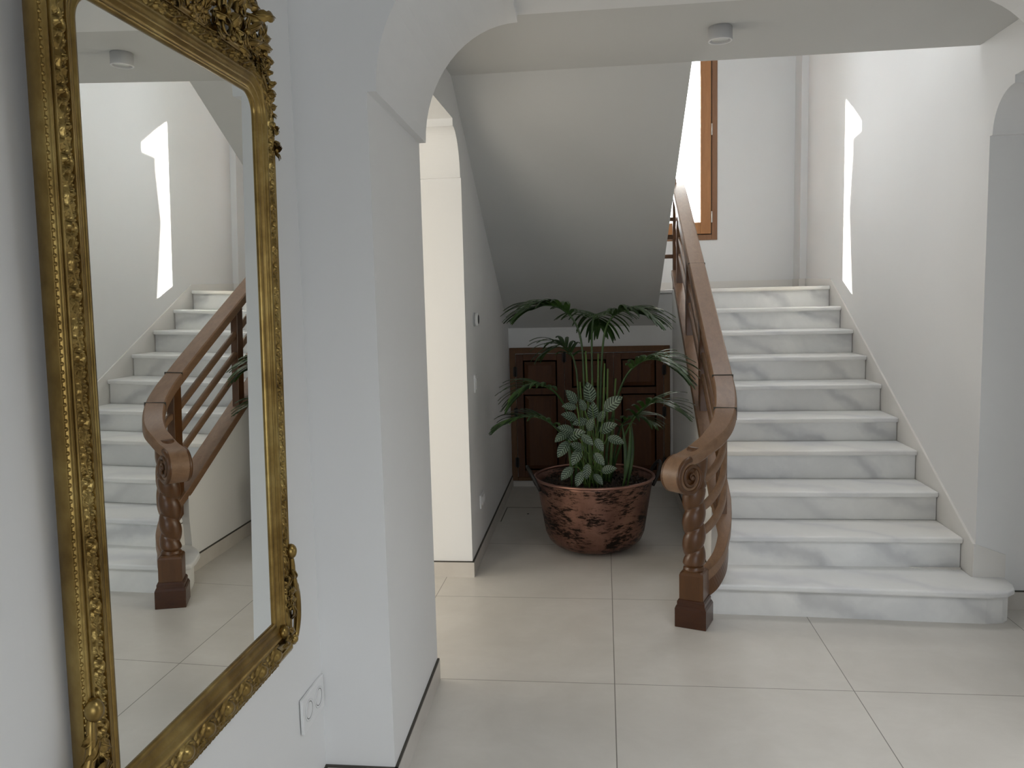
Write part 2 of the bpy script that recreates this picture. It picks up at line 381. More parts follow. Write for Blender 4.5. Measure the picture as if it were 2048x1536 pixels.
baseb('baseboard_right', [(2.03, 4.247, 5.2, 4.247)])

# floor hatch under the stairs
b = MB()
b.box(-.786, -.06, 6.206, 6.212, 0, .0012); b.box(-.786, -.780, 5.80, 6.21, 0, .0012)
hatch = b.build('floor_hatch', M_gap); tag(hatch, 'dark thin outline of a floor hatch in the tiles behind the copper pot', 'floor hatch')
b = MB(); b.lathe([(0.001, 0), (.009, 0), (.009, .002), (.001, .002)], (-.60, 6.02, .0003), 12); o = b.build('pull_hole', M_dark, hatch)

# ---------------------------------------------------------------- stairs
stairs = empty('staircase', (1.25, Y1, 0), 'white veined marble staircase of ten steps climbing along the right wall', 'staircase')
XL, XR = .620, 1.861
# bottom step: wraps the newel on the left and the wall end on the right
def arc2(cx, cy, r, a0, a1, n=10): return [(cx+r*math.cos(a0+(a1-a0)*i/n), cy+r*math.sin(a0+(a1-a0)*i/n)) for i in range(n+1)]
def step1(inset):
    i = inset
    return ([(.575, 4.45), (.50+i, 4.385-i), (.45+i, 4.31-i*.6), (.415+i, 4.20), (.40+i, 4.12+i)] + [(.44+i, 4.078+i), (.57, 4.066+i), (1.01, 4.050+i), (1.535, 4.02+i)] +
            [(1.84, 4.005+i)] + [(1.93-i*.3, 4.02+i*.9), (1.985-i*.7, 4.07+i*.6), (2.01-i, 4.14+i*.2), (2.015-i, 4.247)] + [(XR, 4.247), (XR, 4.45)])
b = MB(); b.prism(step1(0), XY, ZI[0]-.032, ZI[0]); b.build('tread', M_tread, stairs, .010, 3)
b = MB(); b.prism(step1(.03), XY, 0, ZI[0]-.032); b.build('riser', M_marble, stairs)
for i in range(1, 10):
    yn = Y1+i*G; z = ZI[i]; mt = M_marble_warm if i in (3, 9) else M_tread
    b = MB(); ye = yn+G+.03 if i < 9 else YF
    if i < 9: b.box(XL, XR, yn, ye, z-.032, z)
    else: b.prism([(-.83, yn), (WR-.013, yn), (WR-.013, 7.8), (1.80, 7.8), (1.80, YF), (-.83, YF)], XY, z-.032, z)
    t_ = b.build('tread' if i < 9 else 'landing', mt, stairs, .010, 3)
    b = MB(); x0 = XL
    b.box(x0, XR-.004, yn+.028, yn+.05, ZI[i-1], z-.032); b.build('riser', M_marble, stairs)
# solid core under the steps and the landing
poly = [(4.10, 0)]
core = [(Y1+.06, 0), (Y1+.06, ZI[0]-.035)]
for i in range(1, 10): core += [(Y1+i*G+.052, ZI[i-1]-.035), (Y1+i*G+.052, ZI[i]-.035)]
core += [(YF, ZI[9]-.035), (YF, 0)]
core = [(4.3, 0), (4.3, ZI[0]-.035)] + core[2:]
b = MB(); b.prism(core, YZ, XL, XR); b.build('core', M_skirt, stairs)
b = MB(); b.box(-.83, XL, 7.2, YF, 1.40, ZI[9]-.033); b.build('landing_slab', M_skirt, stairs)
# skirting on the right wall
sk = lambda y: .346+.5216*(y-4.264)
b = MB(); b.prism([(4.247, ZI[0]), (4.247, sk(4.247)), (6.955, sk(6.955)), (7.8, 1.772), (7.8, 1.6), (4.6, .1), (4.3, .1)], YZ, XR, WR+.001); b.build('skirting', M_skirt, stairs, .002, 1)
b = MB(); b.prism([(1.861, ZI[0]), (2.016, ZI[0]), (2.016, .285), (1.861, .342)], XZ, 4.234, 4.247); b.build('skirting', M_skirt, stairs)
b = MB(); b.box(-.83, 1.813, YF-.012, YF, ZI[9], ZI[9]+.078); b.box(1.802, 1.813, 7.79, YF, ZI[9], ZI[9]+.078); b.box(1.802, XR, 7.788, 7.8, ZI[9], ZI[9]+.078)
b.build('skirting', M_skirt, stairs)
# chipped mortar at the foot of the second riser
b = MB(); pts = [(1.60, 4.372), (1.64, 4.350), (1.70, 4.338), (1.75, 4.342), (1.80, 4.334), (1.85, 4.35), (1.86, 4.372)]
b.prism(pts, XY, ZI[0]-.001, ZI[0]+.004); b.build('mortar', M_skirt, stairs)

# ---------------------------------------------------------------- balustrade
bal = empty('stair_balustrade', (.43, 3.965, 0), 'walnut balustrade with barley twist newel, scrolled handrail and parallel bars on the stairs', 'balustrade')
def sweep(path, prof, upv=None, axis=None, widths=None):
    """path points = centre of TOP face; prof = list of (side, down)"""
    R = []; m = len(path)
    for i, p in enumerate(path):
        t = (path[min(i+1, m-1)]-path[max(i-1, 0)]).normalized()
        s = Vector((t.y, -t.x, 0))
        if s.length < 1e-4 or axis: s = Vector(axis) if axis else Vector((1, 0, 0))
        s.normalize()
        u = s.cross(t); u = u if u.z > 0 or i > 0 and R and u.dot(lastu) > 0 else -u
        if i > 0 and u.dot(lastu) < 0: u = -u
        lastu = u; wd = widths[i] if widths else 1
        R.append([p+s*(a*wd)+u*(-d) for a, d in prof])
    return R
zr = lambda y: 1.193+.5328*(y-4.37)
straight = [(.63, 7.09, 2.60), (.63, 6.95, zr(6.95)-.015), (.63, 6.7, zr(6.7)), (.63, 6.0, zr(6.0)), (.63, 5.2, zr(5.2)), (.63, 4.6, zr(4.6)), (.63, 4.42, 1.215), (.628, 4.30, 1.148), (.612, 4.18, 1.075), (.575, 4.085, 1.005), (.520, 4.01, .955), (.455, 3.952, .918)]
cen = Vector((.372, 3.925, .762)); ax = Vector((.66, -.75, 0)).normalized(); tr = Vector((-ax.y*-1*-1, 0, 0))
tr = Vector((ax.y, -ax.x, 0)).normalized()      # travel direction (-.75,-.66)
straight[-1] = (.462, 3.968, .918)
rp = catmull(straight+[(.415, 3.943, .886), tuple(cen+Vector((0, 0, .104)))], 6)
W_ = .056
prof_rail = [(-W_, .016), (-W_*.94, .006), (-W_*.82, 0), (W_*.82, 0), (W_*.94, .006), (W_, .016), (W_, .050), (W_*.86, .060), (-W_*.86, .060), (-W_, .050)]
rows = []; m_ = len(rp)
for i, p in enumerate(rp):
    t = (rp[min(i+1, m_-1)]-rp[max(i-1, 0)]).normalized(); sd = Vector((-t.y, t.x, 0)).normalized()
    k = max(0, (i-(m_-20))/19); k = k*k*(3-2*k)
    sd = (sd*(1-k)+ax*k).normalized(); u = sd.cross(t); u = u if u.z > 0 else -u
    if k > 0: u = (u*(1-k)+Vector((0, 0, 1))*k).normalized()
    rows.append([p+sd*a_-u*(d_*(1-.1*k)) for a_, d_ in prof_rail])
for k in range(1, 34):
    a = PI/2 - k/33*PI*1.75; r = .104-.036*(k/33); outn = tr*math.cos(a)+Vector((0, 0, 1))*math.sin(a); sc_ = .9-.45*k/33
    rows.append([cen+outn*(r-d_*sc_)+ax*a_ for a_, d_ in prof_rail])
b = MB(); b.rings(rows); hr = b.build('handrail', M_rail, bal)
hr.modifiers.new('es', 'EDGE_SPLIT').split_angle = .42
wv = .060; vo = hr
for c, ax_, th_ in (((.63, 4.405, zr(4.405)-.030), (W_*1.004, 0, 0), .032), ((.63, 5.62, zr(5.62)-.030), (W_*1.004, 0, 0), .032), ((.608, 4.163, 1.035), (.0562, -.014, 0), .034)):
    b = MB(); b.obox(c, ax_, (0, .0005, 0), (0, 0, th_*.95)); b.build('joint', M_gap, hr)
# core of the scroll with the carved spiral on both faces
b = MB()
def cyl(mb, c, a, r, h, n=32):
    a = a.normalized(); e1 = a.cross(Vector((0,0,1))).normalized(); e2 = a.cross(e1)
    mb.rings([[c+a*s_+(e1*math.cos(2*PI*k/n)+e2*math.sin(2*PI*k/n))*rr for k in range(n)] for s_, rr in ((-h, r*.96), (-h, r), (h, r), (h, r*.96))])
cyl(b, cen, ax, .074, wv*.80)
b.build('scroll_core', M_post, vo)
b = MB()
for sgn in (1, -1):
    pts = []; rd = []
    for k in range(90):
        t = k/89; a = PI/2 - t*PI*4.6; r = .084*(1-t)**.9+.006
        pts.append(cen+ax*sgn*(wv*.84+.010*t)+tr*math.cos(a)*r+Vector((0,0,1))*math.sin(a)*r); rd.append(.0105*(1-t)+.0045)
    b.tube(pts, rd, 8); b.sphere(cen+ax*sgn*(wv*.84+.010), .013, 10)
b.build('spiral_carving', M_post, vo)

# newel
nc = Vector((.430, 3.968, 0)); ang = math.atan2(-.054, .146)
e1 = Vector((math.cos(ang), math.sin(ang), 0)); e2 = Vector((-e1.y, e1.x, 0))
def sq(h, z): return [nc+e1*h*a+e2*h*c_+Vector((0,0,z)) for a, c_ in ((-1,-1),(1,-1),(1,1),(-1,1))]
nw = empty('x', (0,0,0), '', ''); bpy.data.objects.remove(nw)
b = MB(); b.rings([sq(.078, 0), sq(.078, .095), sq(.073, .108), sq(.069, .112), sq(.069, .128), sq(.063, .140)], smooth=False)
npost = None
b2 = MB()
R = []
zt0, zt1 = .296, .70; nn_ = 40; nz = 120
def octr(h, z, ch):  # square with chamfer
    P = [(-1+ch,-1),(1-ch,-1),(1,-1+ch),(1,1-ch),(1-ch,1),(-1+ch,1),(-1,1-ch),(-1,-1+ch)]
    return [nc+e1*h*a+e2*h*c_+Vector((0,0,z)) for a, c_ in P]
b2.rings([octr(.060, .138, .04), octr(.060, .262, .04), octr(.057, .272, .12), octr(.050, .280, .3)], smooth=False)
b2.lathe([(.050, .276), (.053, .282), (.053, .290), (.045, .297), (.045, .300)], (nc.x, nc.y, 0), 32)
for i in range(nz+1):
    t = i/nz; z = zt0+(zt1-zt0)*t; row = []
    env = min(1, t/.06+.25, (1-t)/.05+.5)
    for k in range(nn_):
        th = 2*PI*k/nn_; ph = th - 2*PI*(z-zt0)/.112
        g_ = abs(math.sin(ph/2))
        r = (.040+.017*(g_**.55))*(.72+.28*env)
        row.append((nc.x+r*math.cos(th), nc.y+r*math.sin(th), z))
    R.append(row)
b2.rings(R)
b2.lathe([(.040, .69), (.047, .70), (.050, .715), (.043, .735), (.045, .75), (.052, .79), (.056, .83), (.054, .86), (.048, .885), (.04, .90)], (nc.x+.012, nc.y+.004, 0), 32)
newel = b2.build('newel_post', M_post, bal)
plinth = b.build('plinth', M_base_post, newel, .002, 1)
plinth['label'] = 'dark reddish square foot of the newel post'

# string cap board, straight then curving down to the newel
cap_path = [(.628, 6.98, zs(6.98)+.035), (.628, 6.4, zs(6.4)+.045), (.628, 5.6, zs(5.6)+.045), (.628, 4.8, zs(4.8)+.045), (.628, 4.45, zs(4.45)+.045), (.625, 4.32, .448), (.610, 4.22, .395), (.575, 4.12, .335), (.520, 4.045, .285), (.455, 3.995, .245)]
b = MB(); cp = catmull(cap_path, 6)
prof_cap = [(-.056, .004), (-.052, 0), (.052, 0), (.056, .004), (.056, .046), (-.056, .046)]
wd = [1 if p.y > 4.45 else max(.5, 1-.5*(4.45-p.y)/.25) for p in cp]
b.rings(sweep(cp, prof_cap, widths=wd), smooth=False); b.build('string_board', M_rail, bal)
# deeper curved string under the cap near the newel
b = MB(); cp2 = catmull(cap_path[4:], 6); prof = [(-.02, .03), (.02, .03), (.02, .13), (-.02, .13)]
b.rings(sweep(cp2, prof), smooth=False); b.build('curved_string', M_post, bal)
# parallel bars
for off, zn, in ((.215, .725), (.350, .590), (.485, .465)):
    P = [(.622, 7.03, zr(7.03)-off-.01), (.622, 6.2, zr(6.2)-off), (.622, 5.2, zr(5.2)-off), (.622, 4.6, zr(4.6)-off), (.622, 4.40, zr(4.40)-off)]
    z0 = zr(4.40)-off
    P += [(.618, 4.27, z0-.055), (.598, 4.17, z0*.62+zn*.38-.03), (.560, 4.09, z0*.38+zn*.62-.025), (.510, 4.03, z0*.16+zn*.84-.012), (.455, 3.985, zn)]
    b = MB(); b.rings(sweep(catmull(P, 6), [(-.015, 0), (-.011, -.008), (.011, -.008), (.015, 0), (.015, .022), (.011, .028), (-.011, .028), (-.015, .022)]), smooth=True); b.build('rail_bar', M_rail, bal)
# balusters
for y_ in (4.385, 5.215, 6.045, 6.80):
    b = MB(); h = .042
    z0a, z0b = zs(y_-h)+.02, zs(y_+h)+.02; z1a, z1b = zr(y_-h)-.05, zr(y_+h)-.05
    b.prism([(y_-h, z0a), (y_+h, z0b), (y_+h, z1b), (y_-h, z1a)], YZ, .598, .646); b.build('baluster', M_post, bal, .003, 1)
b = MB(); b.box(.590, .655, 7.03, 7.09, ZI[9], 2.545); b.build('landing_post', M_post, bal, .003, 1)
# start of the upper flight's bars beyond the post
b = MB(); b.box(.30, .36, 7.03, 7.09, ZI[9], 2.62); b.build('landing_post', M_post, bal, .003, 1)
for z in (1.977, 2.136, 2.29):
    b = MB(); b.box(.33, .60, 7.045, 7.075, z-.016, z+.016); b.build('rail_bar', M_post, bal)
b = MB(); b.box(.29, .62, 7.01, 7.11, 2.56, 2.62); b.build('handrail', M_rail, bal, .006, 2)

# ---------------------------------------------------------------- window
win = empty('window_1', ((wx0+wx1)/2, YF, wz0), '', ''); del win['label']; del win['category']; win['kind'] = 'structure'; win['label'] = 'tall wooden casement window above the stair landing'
fw = .052
b = MB(); y0, y1_ = YF-.012, YF+.06
b.box(wx0, wx0+fw, y0, y1_, wz0, wz1); b.box(wx1-fw, wx1, y0, y1_, wz0, wz1); b.box(wx0+fw, wx1-fw, y0, y1_, wz0, wz0+fw); b.box(wx0+fw, wx1-fw, y0, y1_, wz1-fw, wz1)
b.build('window_frame', M_winf, win, .004, 2)
for (a, c) in ((wx0+fw+.008, (wx0+wx1)/2-.002), ((wx0+wx1)/2+.002, wx1-fw-.008)):
    b = MB(); s_ = .101; y0, y1_ = YF-.022, YF+.05; z0, z1 = wz0+fw+.008, wz1-fw-.008
    b.box(a, a+s_, y0, y1_, z0, z1); b.box(c-s_, c, y0, y1_, z0, z1); b.box(a+s_, c-s_, y0, y1_, z0, z0+s_+.01); b.box(a+s_, c-s_, y0, y1_, z1-s_, z1)
    sash = b.build('sash', M_win, win, .004, 2)
    b = MB(); b.box(a+s_, c-s_, YF+.01, YF+.014, z0+s_, z1-s_); b.build('window_pane', M_glass, sash)
b = MB(); b.box(wx0+fw, wx1-fw, YF+.045, YF+.055, wz0+fw, wz0+fw+.010); b.box(wx1-fw-.010, wx1-fw, YF+.0, YF+.01, wz0+fw, wz1-fw); b.build('gasket', M_dark, win)
for z in (2.39, 3.21):
    b = MB(); b.lathe([(.001, -.055), (.008, -.052), (.008, .052), (.001, .055)], (wx1-fw-.004, YF-.030, z), 12); b.build('hinge', M_steel, win)

# ---------------------------------------------------------------- cupboard under the stairs
cab = empty('understair_cupboard', (-.13, 6.95, .05), 'dark stained pine cupboard doors in the wall under the landing behind the plant', 'cupboard')
cx0, cx1, cz0, cz1 = -.822, .552, .055, 1.226; cyf = 6.925
b = MB(); f_ = .05
b.box(cx0, cx0+f_, cyf, 6.95, cz0, cz1); b.box(cx1-f_, cx1, cyf, 6.95, cz0, cz1); b.box(cx0+f_, cx1-f_, cyf, 6.95, cz1-f_, cz1); b.box(cx0+f_, cx1-f_, cyf, 6.95, cz0, cz0+.03)
b.build('door_frame', M_doorframe, cab, .003, 2)
xs = np.linspace(cx0+f_+.003, cx1-f_-.003, 4)
for k in range(3):
    a, c = xs[k]+.002, xs[k+1]-.002; z0, z1 = cz0+.033, cz1-f_-.006; yf, yb = cyf-.006, 6.949; s_ = .062; zm = .845
    b = MB()
    b.box(a, a+s_, yf, yb, z0, z1); b.box(c-s_, c, yf, yb, z0, z1); b.box(a+s_, c-s_, yf, yb, z1-.055, z1); b.box(a+s_, c-s_, yf, yb, z0, z0+.06); b.box(a+s_, c-s_, yf, yb, zm-.028, zm+.028)
    dr = b.build('cupboard_door', M_door, cab, .003, 2)
    for (p0, p1) in ((z0+.06, zm-.028), (zm+.028, z1-.055)):
        b = MB(); X0, X1 = a+s_, c-s_; i1, i2 = .012, .045
        b.rings([[(X0, yf+.016, p0), (X1, yf+.016, p0), (X1, yf+.016, p1), (X0, yf+.016, p1)], [(X0+i1, yf+.016, p0+i1), (X1-i1, yf+.016, p0+i1), (X1-i1, yf+.016, p1-i1), (X0+i1, yf+.016, p1-i1)],
                 [(X0+i2, yf+.003, p0+i2), (X1-i2, yf+.003, p0+i2), (X1-i2, yf+.003, p1-i2), (X0+i2, yf+.003, p1-i2)]], smooth=False); b.build('door_panel', M_door, dr)
for (x, z) in ((cx0+f_, 1.02), (cx0+f_, .66), (cx0+f_, .22), (cx1-f_, .66), (cx1-f_, 1.02), (cx1-f_, .22), (xs[1], 1.14)):
    b = MB(); b.box(x-.016, x+.016, cyf-.012, cyf-.006, z-.04, z+.04); b.tube([(x, cyf-.014, z-.045), (x, cyf-.014, z+.045)], .006, 8); b.build('hinge', M_iron, cab)

# ---------------------------------------------------------------- fittings
def plate(name, label, cat, o, du, dv, nrm, w_, h_, t=.009):
    pass
lamp = empty('ceiling_lamp', (.538, 3.86, ZC), 'small white cylindrical spotlight on the ceiling in front of the stairs', 'ceiling lamp')
b = MB(); b.lathe([(.001, 0), (.050, 0), (.050, -.004), (.0535, -.004), (.0535, -.055), (.0545, -.058), (.0545, -.062), (.046, -.062), (.043, -.055), (.001, -.055)], (.538, 3.86, ZC), 40); b.build('housing', M_grey, lamp)
b = MB(); b.lathe([(.001, -.058), (.036, -.058), (.038, -.053), (.001, -.053)], (.538, 3.86, ZC), 32); b.build('lens', M_lens, lamp)
b = MB(); b.lathe([(.046, -.062), (.049, -.064), (.0545, -.062), (.0535, -.058), (.046, -.058)], (.538, 3.86, ZC), 40, cap=False); b.build('trim_ring', M_white, lamp)

s1 = empty('double_socket', (WL, 2.37, .365), 'white double power socket low on the wall beside the mirror', 'power socket')
b = MB(); b.box(WL, WL+.010, 2.277, 2.462, .308, .420); b.build('cover_plate', M_white, s1, .002, 2)
for y_ in (2.328, 2.412):
    b = MB(); b.rings([[(WL+x, y_+r*math.cos(2*PI*k/28), .365+r*math.sin(2*PI*k/28)) for k in range(28)] for x, r in ((.0102, .034), (.0125, .034), (.0125, .030), (.0104, .027), (.0104, .001))]); b.build('socket_well', M_white, s1)
    b = MB()
    b.rings([[(WL+x, y_+r*math.cos(2*PI*k/28), .365+r*math.sin(2*PI*k/28)) for k in range(28)] for x, r in ((.0108, .0275), (.0108, .0255), (.0106, .0255), (.0106, .0275))], loop=True)
    b.build('socket_ring', M_dark, s1)
def wx(y): return -.797-.03*(y-4.6)/2.35
th = empty('thermostat', (wx(4.93), 4.93, 1.525), 'round white thermostat highest on the wall left of the palm', 'thermostat')
def discx(mb, x0, x1, y, z, r, n=32): mb.rings([[(x, y+rr*math.cos(2*PI*k/n), z+rr*math.sin(2*PI*k/n)) for k in range(n)] for x, rr in ((x0, r), (x1-.002, r), (x1, r-.002))])
b = MB(); discx(b, wx(4.93), wx(4.93)+.008, 4.93, 1.525, .043); b.build('back_plate', M_grey, th)
b = MB(); discx(b, wx(4.93)+.010, wx(4.93)+.030, 4.93, 1.525, .040); b.build('dial', M_white, th)
b = MB(); discx(b, wx(4.93)+.0295, wx(4.93)+.0308, 4.93, 1.525, .030); b.build('display', M_dark, th)
sw = empty('light_switch', (wx(4.9), 4.90, 1.13), 'white rectangular light switch halfway up the wall left of the palm', 'light switch')
b = MB(); x = wx(4.9); b.box(x, x+.010, 4.86, 4.94, 1.075, 1.185); b.build('cover_plate', M_white, sw, .002, 2)
b = MB(); b.box(x+.010, x+.014, 4.875, 4.925, 1.095, 1.165); b.build('rocker', M_white, sw, .002, 2)
s2 = empty('wall_socket', (wx(5.03), 5.03, .36), 'white power socket low on the wall left of the copper pot', 'power socket')
x = wx(5.03); b = MB(); b.box(x, x+.010, 4.96, 5.12, .318, .404); b.build('cover_plate', M_white, s2, .002, 2)
for y_ in (5.005, 5.078):
    b = MB(); b.rings([[(x+dx, y_+r*math.cos(2*PI*k/24), .361+r*math.sin(2*PI*k/24)) for k in range(24)] for dx, r in ((.010, .030), (.014, .030), (.014, .026), (.0104, .024), (.0104, .001))]); b.build('socket_well', M_white, s2)

# ---------------------------------------------------------------- pot and plants
PC = Vector((-.078, 5.21, 0))
pot = empty('copper_pot', PC, 'large battered copper cauldron used as a planter on the floor under the stairs', 'pot')
b = MB()
outer = [(.001, 0), (.12, .001), (.20, .012), (.262, .038), (.302, .075), (.323, .125), (.334, .19), (.345, .26), (.358, .34), (.370, .41), (.378, .455), (.384, .475)]
inner = [(.378, .475), (.366, .41), (.352, .33), (.001, .33)]
b.lathe(outer+inner, PC, 96); b.build('bowl', M_copper, pot)
b = MB(); R = []
for k in range(96):
    a = 2*PI*k/96; c = PC+Vector((.386*math.cos(a), .386*math.sin(a), .480)); rd = Vector((math.cos(a), math.sin(a), 0))
    R.append([c+rd*.0105*math.cos(q*PI/5)+Vector((0,0,.0095*math.sin(q*PI/5))) for q in range(10)])
b.rings(R, loop=True); b.build('rim', M_rim, pot)
for sgn in (-1, 1):
    b = MB(); d = Vector((sgn*.97, -.22 if sgn < 0 else .2, 0)).normalized(); tng = Vector((-d.y, d.x, 0)); c = PC+d*.385
    pts = [c+tng*(.085*math.cos(a))+(d*.055+Vector((0,0,.115)))*math.sin(a)+Vector((0,0,.445)) for a in np.linspace(-.25, PI+.25, 20)]
    b.tube(pts, .011, 10); b.build('handle', M_iron, pot)
# soil
rng = random.Random(3)
b = MB(); R = []
for i in range(14):
    r = .368*(i+.01)/13
    R.append([(PC.x+r*math.cos(2*PI*k/64), PC.y+r*math.sin(2*PI*k/64), .425+rng.uniform(-.007, .007)+.012*(1-i/13)) for k in range(64)])
b.rings(R, cap=False)
for k in range(420):
    r = .35*math.sqrt(rng.random()); a = rng.uniform(0, 2*PI); c = (PC.x+r*math.cos(a), PC.y+r*math.sin(a), .436+rng.uniform(0, .008))
    v = [Vector([rng.gauss(0, 1) for _ in range(3)]).normalized()*rng.uniform(.004, .011) for _ in range(3)]
    b.obox(c, v[0], v[1]*.8, v[2]*.5)
soil = b.build('potting_soil', M_soil, None); tag(soil, 'dark bark soil filling the copper pot', 'soil', kind='stuff')

palm = empty('kentia_palm', PC+Vector((0, 0, .43)), 'tall green feather palm with arching fronds rising from the copper pot', 'palm')
def frond(pts, seed, L=.30, n=16, start=.42, droop=.55, fan=1.0, wl=.0165):
    rg = random.Random(seed); pts = catmull([Vector(p) for p in pts], 10); m = len(pts)
    b = MB(); b.tube(pts, [.0075*(1-.8*i/m)+.0016 for i in range(m)], 6)
    tot = m-1
    for k in range(n):
        t = start+(1-start)*k/(n-1); idx = t*tot; i0 = min(int(idx), tot-1); p = pts[i0].lerp(pts[i0+1], idx-i0)
        tg = (pts[min(i0+2, tot)]-pts[max(i0-1, 0)]).normalized()
        sd = tg.cross(Vector((0,0,1))); sd = sd.normalized() if sd.length > .05 else Vector((1,0,0)); upn = sd.cross(tg)
        for sgn in (-1, 1):
            q = (t-start)/(1-start); ll = 1.30*L*(.62+.55*math.sin(PI*min(1, q*.85+.12)))*rg.uniform(.88, 1.08)*(1-.25*q)
            ang = math.radians(62-46*q+rg.uniform(-6, 6))
            d0 = (tg*math.cos(ang)+sd*sgn*math.sin(ang)*fan+upn*.22).normalized()
            wmax = wl*rg.uniform(.85, 1.15); S = 9; rowsL = []
            pos = p.copy(); d = d0.copy()
            for s in range(S+1):
                u = s/S; wd_ = wmax*(math.sin(PI*(u*.9+.06))**.7)*(1-u*.35)+.0007
                wdir = d.cross(Vector((0,0,1))); wdir = wdir.normalized() if wdir.length > .03 else sd
                nrm = wdir.cross(d)
                rowsL.append([pos-wdir*wd_-nrm*.003, pos+nrm*.0005, pos+wdir*wd_-nrm*.003])
                pos = pos+d*(ll/S); d = (d+Vector((0,0,-1))*droop*(.10+.17*u)*rg.uniform(.85,1.15)).normalized()
            b.rings(rowsL, closed=False, cap=False)
    return b.build('frond', M_palm, palm, recalc=False)
Y = PC.y
F = [
 ([(-.10, Y, .44), (-.13, Y-.02, .95), (-.15, Y-.04, 1.38), (-.24, Y-.08, 1.56), (-.36, Y-.12, 1.60), (-.45, Y-.15, 1.575)], .25, 22, .56, .62),
 ([(-.04, Y+.03, .44), (-.03, Y+.03, 1.0), (.00, Y+.0, 1.40), (.07, Y-.04, 1.53), (.16, Y-.08, 1.555), (.24, Y-.11, 1.53)], .24, 20, .58, .70),
 ([(-.07, Y-.03, .44), (-.08, Y-.02, 1.0), (-.08, Y+.00, 1.38), (-.07, Y+.10, 1.50), (-.05, Y+.22, 1.53), (-.03, Y+.34, 1.46)], .26, 16, .60, .8),
 ([(-.02, Y-.05, .44), (.04, Y-.08, .86), (.12, Y-.12, 1.12), (.22, Y-.17, 1.235), (.33, Y-.21, 1.25), (.44, Y-.24, 1.18)], .23, 18, .50, .60),
 ([(-.14, Y-.02, .44), (-.20, Y-.06, .78), (-.28, Y-.12, 1.00), (-.37, Y-.18, 1.09), (-.46, Y-.22, 1.10), (-.55, Y-.25, 1.03)], .20, 15, .55, .60),
 ([(-.14, Y-.08, .44), (-.20, Y-.14, .66), (-.30, Y-.2, .82), (-.40, Y-.24, .90), (-.52, Y-.27, .91), (-.62, Y-.28, .87)], .19, 12, .45, .55),
 ([(.02, Y-.02, .44), (.09, Y-.07, .68), (.17, Y-.12, .86), (.26, Y-.17, .97), (.34, Y-.20, .985), (.42, Y-.22, .95)], .20, 12, .45, .50),
 ([(.03, Y+.05, .44), (.07, Y+.03, .70), (.12, Y-.02, .84), (.20, Y-.08, .88), (.27, Y-.12, .86)], .15, 10, .4, .7),
 ([(-.12, Y+.08, .44), (-.17, Y+.12, .95), (-.2, Y+.16, 1.22), (-.28, Y+.2, 1.33), (-.36, Y+.22, 1.30)], .20, 12, .55, .8),
]
for k, (pts, L, n, s0, dr) in enumerate(F): frond(pts, k+1, L, n, s0, dr)
# spear leaves and thick stalks
for k, (x, y_, z1, lean) in enumerate(((-.09, -.03, 1.30, -.03), (-.06, .02, 1.28, .02), (-.03, -.04, 1.22, .03), (-.12, .0, 1.10, -.04), (.02, -.02, 1.12, .05), (.0, .03, 1.18, .02))):
    b = MB(); P0 = Vector((x, Y+y_, .43)); P1 = Vector((x+lean, Y+y_, z1)); b.tube([P0.lerp(P1, i/8) for i in range(9)], [.012*(1-i*.07) for i in range(9)], 8); b.build('stem', M_stalk, palm)
for (x, y_, hx) in ((.10, -.16, .05), (.13, -.14, .03), (.11, -.15, -.01), (-.22, -.14, -.05), (-.20, -.12, -.02)):
    b = MB(); base = Vector((x, Y+y_, .43)); rows_ = []
    for s in range(11):
        u = s/10; p = base+Vector((hx*u+.02*math.sin(u*3), -.02*u, .42*u)); wd_ = .011*math.sin(PI*(u*.93+.05))+.0008
        rows_.append([p+Vector((-wd_, 0, 0)), p+Vector((0, -.004, 0)), p+Vector((wd_, 0, 0))])
    b.rings(rows_, closed=False, cap=False); b.build('leaf', M_palm, palm, recalc=False)

